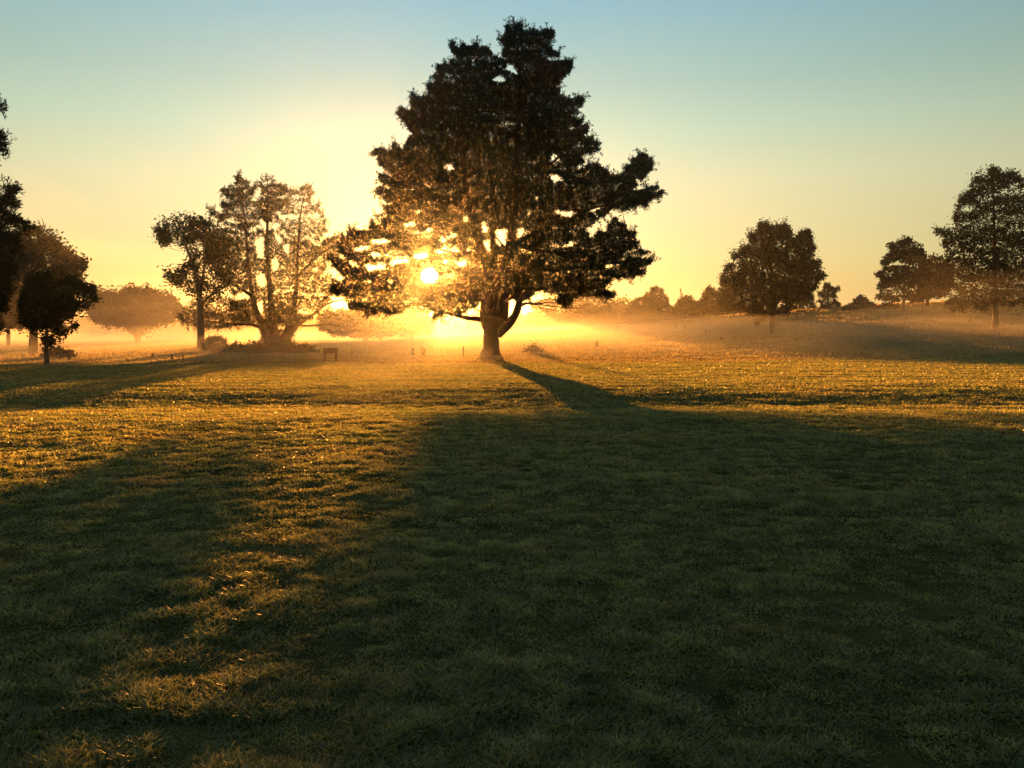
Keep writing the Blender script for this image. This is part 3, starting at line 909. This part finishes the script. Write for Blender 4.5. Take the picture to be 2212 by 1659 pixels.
tree('round_tree', 'small round hazy tree right under the tip of the crane boom', 'tree', (1482,696),
     [([[(1456,690),(1460,668),(1466,655),(1478,643),(1492,645),(1503,656),(1509,675),(1506,692),(1480,696)]], 800)],
     [([(1482,698),(1482,690),(1482,655)], [6,5,2], None)], Y=138, size=0.36, k=3, twig=12, clump=0.36, seed=16, spread=0.25, group=GF)
tree('broadleaf_tree', 'slim hazy tree with gaps under its crown, just left of the maple', 'tree', (1533,692),
     [([[(1505,665),(1510,655),(1518,648),(1522,635),(1532,622),(1545,630),(1553,645),(1560,670),(1552,678),(1535,676),(1518,680),(1508,676)]], 650)],
     [([(1533,694),(1533,682),(1533,650),(1533,632)], [6,4,3,2], None)], Y=132, size=0.36, k=3, twig=20, clump=0.42, seed=17, spread=0.22, group=GF)
tree('conifer_tree', 'hazy conifer peeping out behind the right side of the maple', 'tree', (1735,680),
     [([[(1700,678),(1706,660),(1716,645),(1728,628),(1738,620),(1748,632),(1754,645),(1758,662),(1764,678)]], 900)],
     [([(1735,682),(1735,670),(1737,630)], [7,5,2], None)], Y=134, kind='pine', size=0.42, k=8, twig=10, clump=0.34, seed=18, group=GF)
tree('conifer_tree', 'small spiky conifer with layered branches on the slope right of the maple', 'tree', (1789,674),
     [([[(1784,613),(1792,616),(1795,621),(1813,624),(1801,635),(1806,641),(1800,647),(1815,660),(1808,664),(1816,672),(1766,672),(1778,660),(1768,652),(1782,648),(1767,634),(1781,632),(1780,620)]], 1100)],
     [([(1789,676),(1789,665),(1788,617)], [6,4,1.5], None)], Y=126, kind='pine', size=0.30, k=8, twig=10, clump=0.34, seed=19, group=GF)
tree('misty_tree', 'glowing blurred tree in the fog below the sun, between the two pines', 'tree', (790,745),
     [([[(690,705),(700,690),(730,676),(770,668),(810,668),(850,676),(875,695),(870,712),(830,722),(770,724),(720,718)]], 3600)],
     [([(790,748),(790,735),(790,700),(790,650)], [14,11,10,6], None)], Y=112, size=0.34, k=3, twig=30, clump=0.38, seed=20, spread=0.25, group=GF)
tree('misty_tree', 'blurred tree in the fog left of the great trunk, under the lowest bough', 'tree', (890,742),
     [([[(845,715),(850,690),(868,670),(900,665),(925,680),(935,700),(925,715),(890,722)]], 1300)],
     [([(890,746),(890,735),(890,700),(890,680)], [9,7,6,3], None)], Y=125, size=0.36, k=3, twig=20, clump=0.40, seed=21, spread=0.25, group=GF)
tree('misty_tree', 'flat-crowned tree added unseen behind the great trunk to shade the right foreground', 'tree', (1062,735),
     [([[(925,640),(938,628),(952,612),(985,600),(1030,588),(1070,586),(1110,590),(1140,605),(1150,630),(1142,640),(1060,640),(1000,645),(960,643)]], 6000)],  # hidden tree, its crown placed and shaped to throw shade on the near lawn
     [([(1062,738),(1062,725),(1062,690),(1062,645)], [8,6,5,3], None)], Y=98, size=0.34, k=3, twig=20, clump=0.36, seed=26, spread=0.25, group=GF, gaps=[[(1093,625),(1110,625),(1113,655),(1096,655)]])
tree('round_tree', 'hazy round tree seen between the leaning tree and the three-stemmed pine', 'tree', (470,752),
     [([[(420,738),(425,700),(450,680),(490,680),(530,690),(545,715),(540,738)]], 900)],
     [([(470,754),(470,740),(470,700)], [8,6,3], None)], Y=150, size=0.4, k=3, twig=10, clump=0.40, seed=25, spread=0.3, group=GF)



def distant_woods():
    r = np.random.default_rng(77)
    P = []
    for i in range(150):
        x = -210 + 285 * r.random(); y = 225 + 45 * r.random()
        R = 3.5 + 3.0 * r.random(); H = 4.5 + 5.0 * r.random() * (0.5 + 0.5 * math.sin(x * 0.05) ** 2)
        n = 170
        d = r.normal(size=(n, 3)); d /= np.linalg.norm(d, axis=1)[:, None]
        d *= r.random((n, 1)) ** 0.35
        z0 = float(terrain(x, y))
        P.append(np.stack([x + d[:, 0] * R, y + d[:, 1] * R, z0 + H * 0.5 + d[:, 2] * H * 0.5], -1))
    V, Fq, rn = leaves(np.vstack(P), r, 3, 0.5, 0.75)
    tag(mesh('distant_woods', V, Fq, M_LEAF, None, False, rn), kind='stuff')


distant_woods()

# ---------------------------------------------------------------- bushes
def bush(label, base, poly, n, Y, seed, size=0.12, stems=14, kind='leaf', group=None, name='bush'):
    tree(name, label, 'bush', base, [([poly], n)], [([base, (base[0], (base[1] + min(p[1] for p in poly)) / 2)], [3, 1], None)],
         Y=Y, size=size, k=3, twig=stems, twig_r=0.012, clump=0.36, seed=seed, spread=0.09, group=group)


bush('dark leafy shrub on a mound between the leaning tree and the three-stemmed pine', (462,764), [(436,757),(440,742),(446,733),(460,728),(474,727),(482,732),(490,742),(496,757),(470,764)], 1100, 66, 31)
bush('low bramble heap at the foot of the three-stemmed pine', (590,768), [(480,766),(492,750),(512,742),(530,748),(552,740),(575,747),(600,744),(622,738),(640,749),(660,745),(678,755),(690,768),(600,772)], 3000, 62, 32, 0.16)
bush('small rounded bush glowing just right of the great trunk', (1154,768), [(1130,766),(1134,756),(1146,749),(1154,746),(1166,750),(1176,760),(1180,768)], 420, 60, 33, 0.10)
bush('round bush on the skyline right of the spiky conifer', (1862,672), [(1835,672),(1840,658),(1850,646),(1858,640),(1868,643),(1876,652),(1892,660),(1900,672)], 900, 120, 34, 0.26)
bush('low straggling shrub between the spiky conifer and the round skyline bush', (1838,674), [(1816,674),(1822,664),(1836,659),(1848,662),(1854,674)], 380, 118, 35, 0.24)
bush('low scrub running up to the foot of the middle-sized oak', (1915,670), [(1888,670),(1900,660),(1920,656),(1940,660),(1945,670)], 380, 116, 36, 0.24)
bush('long low hedge of scrub in the haze beyond the maple trunk', (1630,694), [(1545,700),(1560,688),(1600,684),(1640,680),(1700,676),(1760,672),(1770,684),(1700,694),(1600,702)], 1500, 122, 37, 0.3)
bush('weedy mound under the tall tree at far left', (115,775), [(85,775),(100,760),(130,755),(152,760),(165,775)], 700, 52, 38, 0.14)

# ---------------------------------------------------------------- weeds standing along the edge of the meadow
WS = [(893,769,16,7,'thick upright weed glowing below the sun, left one of the close pair'), (914,769,20,9,'thick upright weed glowing below the sun, right one of the close pair'),
      (1001,772,24,3,'single thin dry weed stalk just left of the great trunk'), (1290,752,15,7,'blurred weed clump in the mist right of the great trunk'),
      (1460,712,14,6,'dark weed clump on the hazy rise below the crane boom'), (1478,711,10,4,'short weed on the hazy rise, right of the dark clump'),
      (1525,728,16,4,'thin weed stalk on the slope left of the maple trunk'), (372,778,12,4,'small weed in the meadow below the leaning tree'),
      (395,780,14,3,'thin dark weed stalk at the lawn edge left of the leaning tree trunk'), (150,779,10,5,'short weed beside the small young tree'),
      (330,775,10,5,'low weed in the meadow below the dome-shaped tree'), (760,768,12,4,'thin weed right of the small wooden board'),
      (1560,738,10,6,'low weed in the grass between the misty weeds and the maple'), (2095,700,10,5,'low weed on the slope left of the tall oak trunk'),
      (1335,716,12,5,'blurred weed on the rise at the left end of the hazy field')]
for i, (u, v, h, w, lab) in enumerate(WS):
    r = np.random.default_rng(500 + i)
    foot = hit(u, v)
    m = foot[1] / F
    root = empty('weed', foot)
    tag(root, lab, 'weed', 'weeds standing along the meadow edge')
    q = Quads()
    P = []
    for s in range(3 if w < 5 else 6):
        a = r.random() * 6.28
        R = w * m / 2 * r.random()
        H = h * m * (0.7 + 0.3 * r.random())
        top = np.array([math.cos(a) * R * 1.2, math.sin(a) * R * 1.2, H])
        q.add(*tube([[math.cos(a) * R * .3, math.sin(a) * R * .3, -0.05], top * [0.6, 0.6, 0.5], top], [0.008, 0.006, 0.003], 5, 3))
        for t in np.linspace(0.25, 1, 9):
            P.append(top * [0.3 + 0.7 * t, 0.3 + 0.7 * t, t])
    q.obj('stem', M_BARK2, root)
    V, Fq, rn = leaves(np.array(P), r, 4, w * m * 0.13, 0.07)
    mesh('leaves', V, Fq, M_LEAF, root, False, rn)


# ---------------------------------------------------------------- the small board on two posts
def box_vf(c, s, rz=0.0, rx=0.0, bev=0.0):
    x, y, z = np.array(s) / 2
    V = np.array([[-x, -y, -z], [x, -y, -z], [x, y, -z], [-x, y, -z], [-x, -y, z], [x, -y, z], [x, y, z], [-x, y, z]], float)
    if rx:
        c_, s_ = math.cos(rx), math.sin(rx)
        V = V @ np.array([[1, 0, 0], [0, c_, s_], [0, -s_, c_]])
    V = V + np.array(c)
    Fq = np.array([[0, 3, 2, 1], [4, 5, 6, 7], [0, 1, 5, 4], [1, 2, 6, 5], [2, 3, 7, 6], [3, 0, 4, 7]])
    return V, Fq


M_WOOD = bark_mat('weathered_wood', (0.05, 0.026, 0.014), (0.13, 0.065, 0.032), 14)
fb = hit(714, 781)
mb = fb[1] / F
root = empty('wooden_sign', fb)
root.rotation_euler = (0, 0, math.radians(-14))
tag(root, 'small brown wooden board on two posts at the lawn edge, left of the great pine', 'sign')
for s in (-1, 1):
    q = Quads(); q.add(*box_vf((s * 12.5 * mb, 0.03, 14 * mb - 0.1), (0.09, 0.09, 28 * mb + 0.2)))
    q.obj('post', M_WOOD, root, smooth=False)
for kk_, zc in enumerate((20.0, 25.2)):
    q = Quads(); q.add(*box_vf((0, -0.045 - 0.003 * kk_, zc * mb), (32 * mb, 0.045, 5.0 * mb)))
    o_ = q.obj('plank', M_WOOD, root, smooth=False)
    bv = o_.modifiers.new('bevel', 'BEVEL'); bv.width = 0.008
q = Quads(); q.add(*box_vf((0, 0.0, 28.6 * mb), (33.5 * mb, 0.17, 0.035)))
q.obj('top_rail', M_WOOD, root, smooth=False)
q = Quads(); q.add(*box_vf((0, 0.1, 22.5 * mb), (31 * mb, 0.03, 9.4 * mb)))
q.obj('back_board', M_WOOD, root, smooth=False)

# ---------------------------------------------------------------- the crane boom above the far trees
M_STEEL, t_ = new_mat('crane_paint')
o_ = t_.nodes.new('ShaderNodeOutputMaterial'); b_ = t_.nodes.new('ShaderNodeBsdfPrincipled')
b_.inputs['Base Color'].default_value = (0.30, 0.11, 0.04, 1); b_.inputs['Roughness'].default_value = 0.5
nn_ = t_.nodes.new('ShaderNodeTexNoise'); nn_.inputs['Scale'].default_value = 3.0
mr_ = t_.nodes.new('ShaderNodeMapRange'); mr_.inputs[3].default_value = 0.35; mr_.inputs[4].default_value = 0.7
t_.links.new(nn_.outputs[0], mr_.inputs[0]); t_.links.new(mr_.outputs[0], b_.inputs['Roughness'])
t_.links.new(b_.outputs[0], o_.inputs[0])
Yc = 300.0
cb = pt(1492, 690, Yc); cb[2] = float(terrain(cb[0], cb[1]))
root = empty('crane', cb)
tag(root, 'thin crane boom leaning left above the far hazy trees', 'crane')
A_ = pt(1490, 690, Yc) - cb; B_ = pt(1469, 626, Yc) - cb
A_[2] = 1.6
q = Quads()
ax = (B_ - A_) / np.linalg.norm(B_ - A_)
nx_ = np.cross(ax, [0, 1, 0]); nx_ /= np.linalg.norm(nx_); ny_ = np.cross(ax, nx_)
wd = 0.55
cor = [nx_ * a * wd + ny_ * b * wd for a, b in ((-1, -1), (1, -1), (1, 1), (-1, 1))]
for c in cor:
    q.add(*tube([A_ + c, B_ + c * 0.4], [0.10, 0.07], 5, 1))
for i in range(11):
    t0, t1 = i / 11, (i + 1) / 11
    for k_ in range(4):
        p0 = A_ + (B_ - A_) * t0 + cor[k_] * (1 - 0.6 * t0); p1 = A_ + (B_ - A_) * t1 + cor[(k_ + 1) % 4] * (1 - 0.6 * t1)
        q.add(*tube([p0, p1], [0.05, 0.05], 4, 1))
q.obj('boom', M_STEEL, root)
q = Quads(); q.add(*box_vf(B_ + np.array([0, 0, 0.1]), (0.7, 0.5, 0.8)))
q.obj('boom_tip', M_STEEL, root, smooth=False)
q = Quads(); q.add(*box_vf((A_[0] + 0.6, 0, 1.5), (4.0, 2.6, 1.9))); q.add(*box_vf((A_[0] - 0.2, -1.5, 0.5), (4.6, 0.8, 1.0))); q.add(*box_vf((A_[0] - 0.2, 1.5, 0.5), (4.6, 0.8, 1.0)))
q.obj('body', M_STEEL, root, smooth=False)


# ---------------------------------------------------------------- haze and ground mist
def vol_mat(name, color, dens, g):
    m, t = new_mat(name)
    o = t.nodes.new('ShaderNodeOutputMaterial')
    v = t.nodes.new('ShaderNodeVolumePrincipled')
    v.inputs['Color'].default_value = (*color, 1)
    v.inputs['Density'].default_value = dens
    v.inputs['Anisotropy'].default_value = g
    t.links.new(v.outputs[0], o.inputs['Volume'])
    return m


V, Fq = box_vf((0, 430, 10.9), (1820, 950, 26.0))
hz = mesh('haze', V, Fq, vol_mat('haze_air', (0.95, 0.92, 0.90), 0.00026, 0.93))
tag(hz, kind='stuff')


def mist(name, x0, x1, y0, y1, h, dens, seed, g=0.6):
    nx, ny = 120, 90
    xs = np.linspace(x0, x1, nx); ys = np.linspace(y0 - 14, y1, ny)
    X, Y = np.meshgrid(xs, ys)
    ys0 = y0 - 13 * smooth((-X - 6) / 16.0) - 6 * smooth((X - 8) / 16.0)
    edge = np.minimum(smooth((X - x0) / (0.12 * (x1 - x0))), smooth((x1 - X) / (0.12 * (x1 - x0)))) * np.minimum(smooth((Y - ys0) / (0.18 * (y1 - y0))), smooth((y1 - Y) / (0.15 * (y1 - y0))))
    h = h * (1 + (0.45 if h > 4 else 0.15) * smooth((-X - 14) / 14.0))
    low = np.clip(1.1 - terrain(X, Y) / 2.6, 0, 1)
    H = low * h * (0.15 + 1.5 * np.clip(fbm(X * 0.06, Y * 0.09, 0, seed, 4) * 2.2 - 0.6, 0, 1.3)) * edge
    T = terrain(X, Y)
    top = np.stack([X, Y, T + H + 0.02], -1).reshape(-1, 3)
    bot = np.stack([X, Y, T - 0.5], -1).reshape(-1, 3)
    V = np.vstack([top, bot])
    n = nx * ny
    i = np.arange(ny - 1)[:, None] * nx; j = np.arange(nx - 1)[None]
    Ft = np.stack([i + j, i + j + 1, i + nx + j + 1, i + nx + j], -1).reshape(-1, 4)
    Fb = Ft[:, ::-1] + n
    S = []
    for a, b in ((np.arange(nx - 1), np.arange(1, nx)), (np.arange(1, nx) + (ny - 1) * nx, np.arange(nx - 1) + (ny - 1) * nx),
                 (np.arange(1, ny) * nx, np.arange(ny - 1) * nx), (np.arange(ny - 1) * nx + nx - 1, np.arange(1, ny) * nx + nx - 1)):
        S.append(np.stack([b, a, a + n, b + n], -1))
    o = mesh(name, V, np.vstack([Ft, Fb] + S), vol_mat(name, (0.95, 0.90, 0.88), dens, g), None, True)
    tag(o, kind='stuff')
    return o


mist('mist', -130, 75, 44, 205, 4.6, 0.0025, 61, 0.45)
mist('mist', -128, 72, 48, 203, 2.6, 0.0032, 67, 0.45)
mist('mist', -125, 70, 50, 201, 1.2, 0.0060, 64, 0.45)
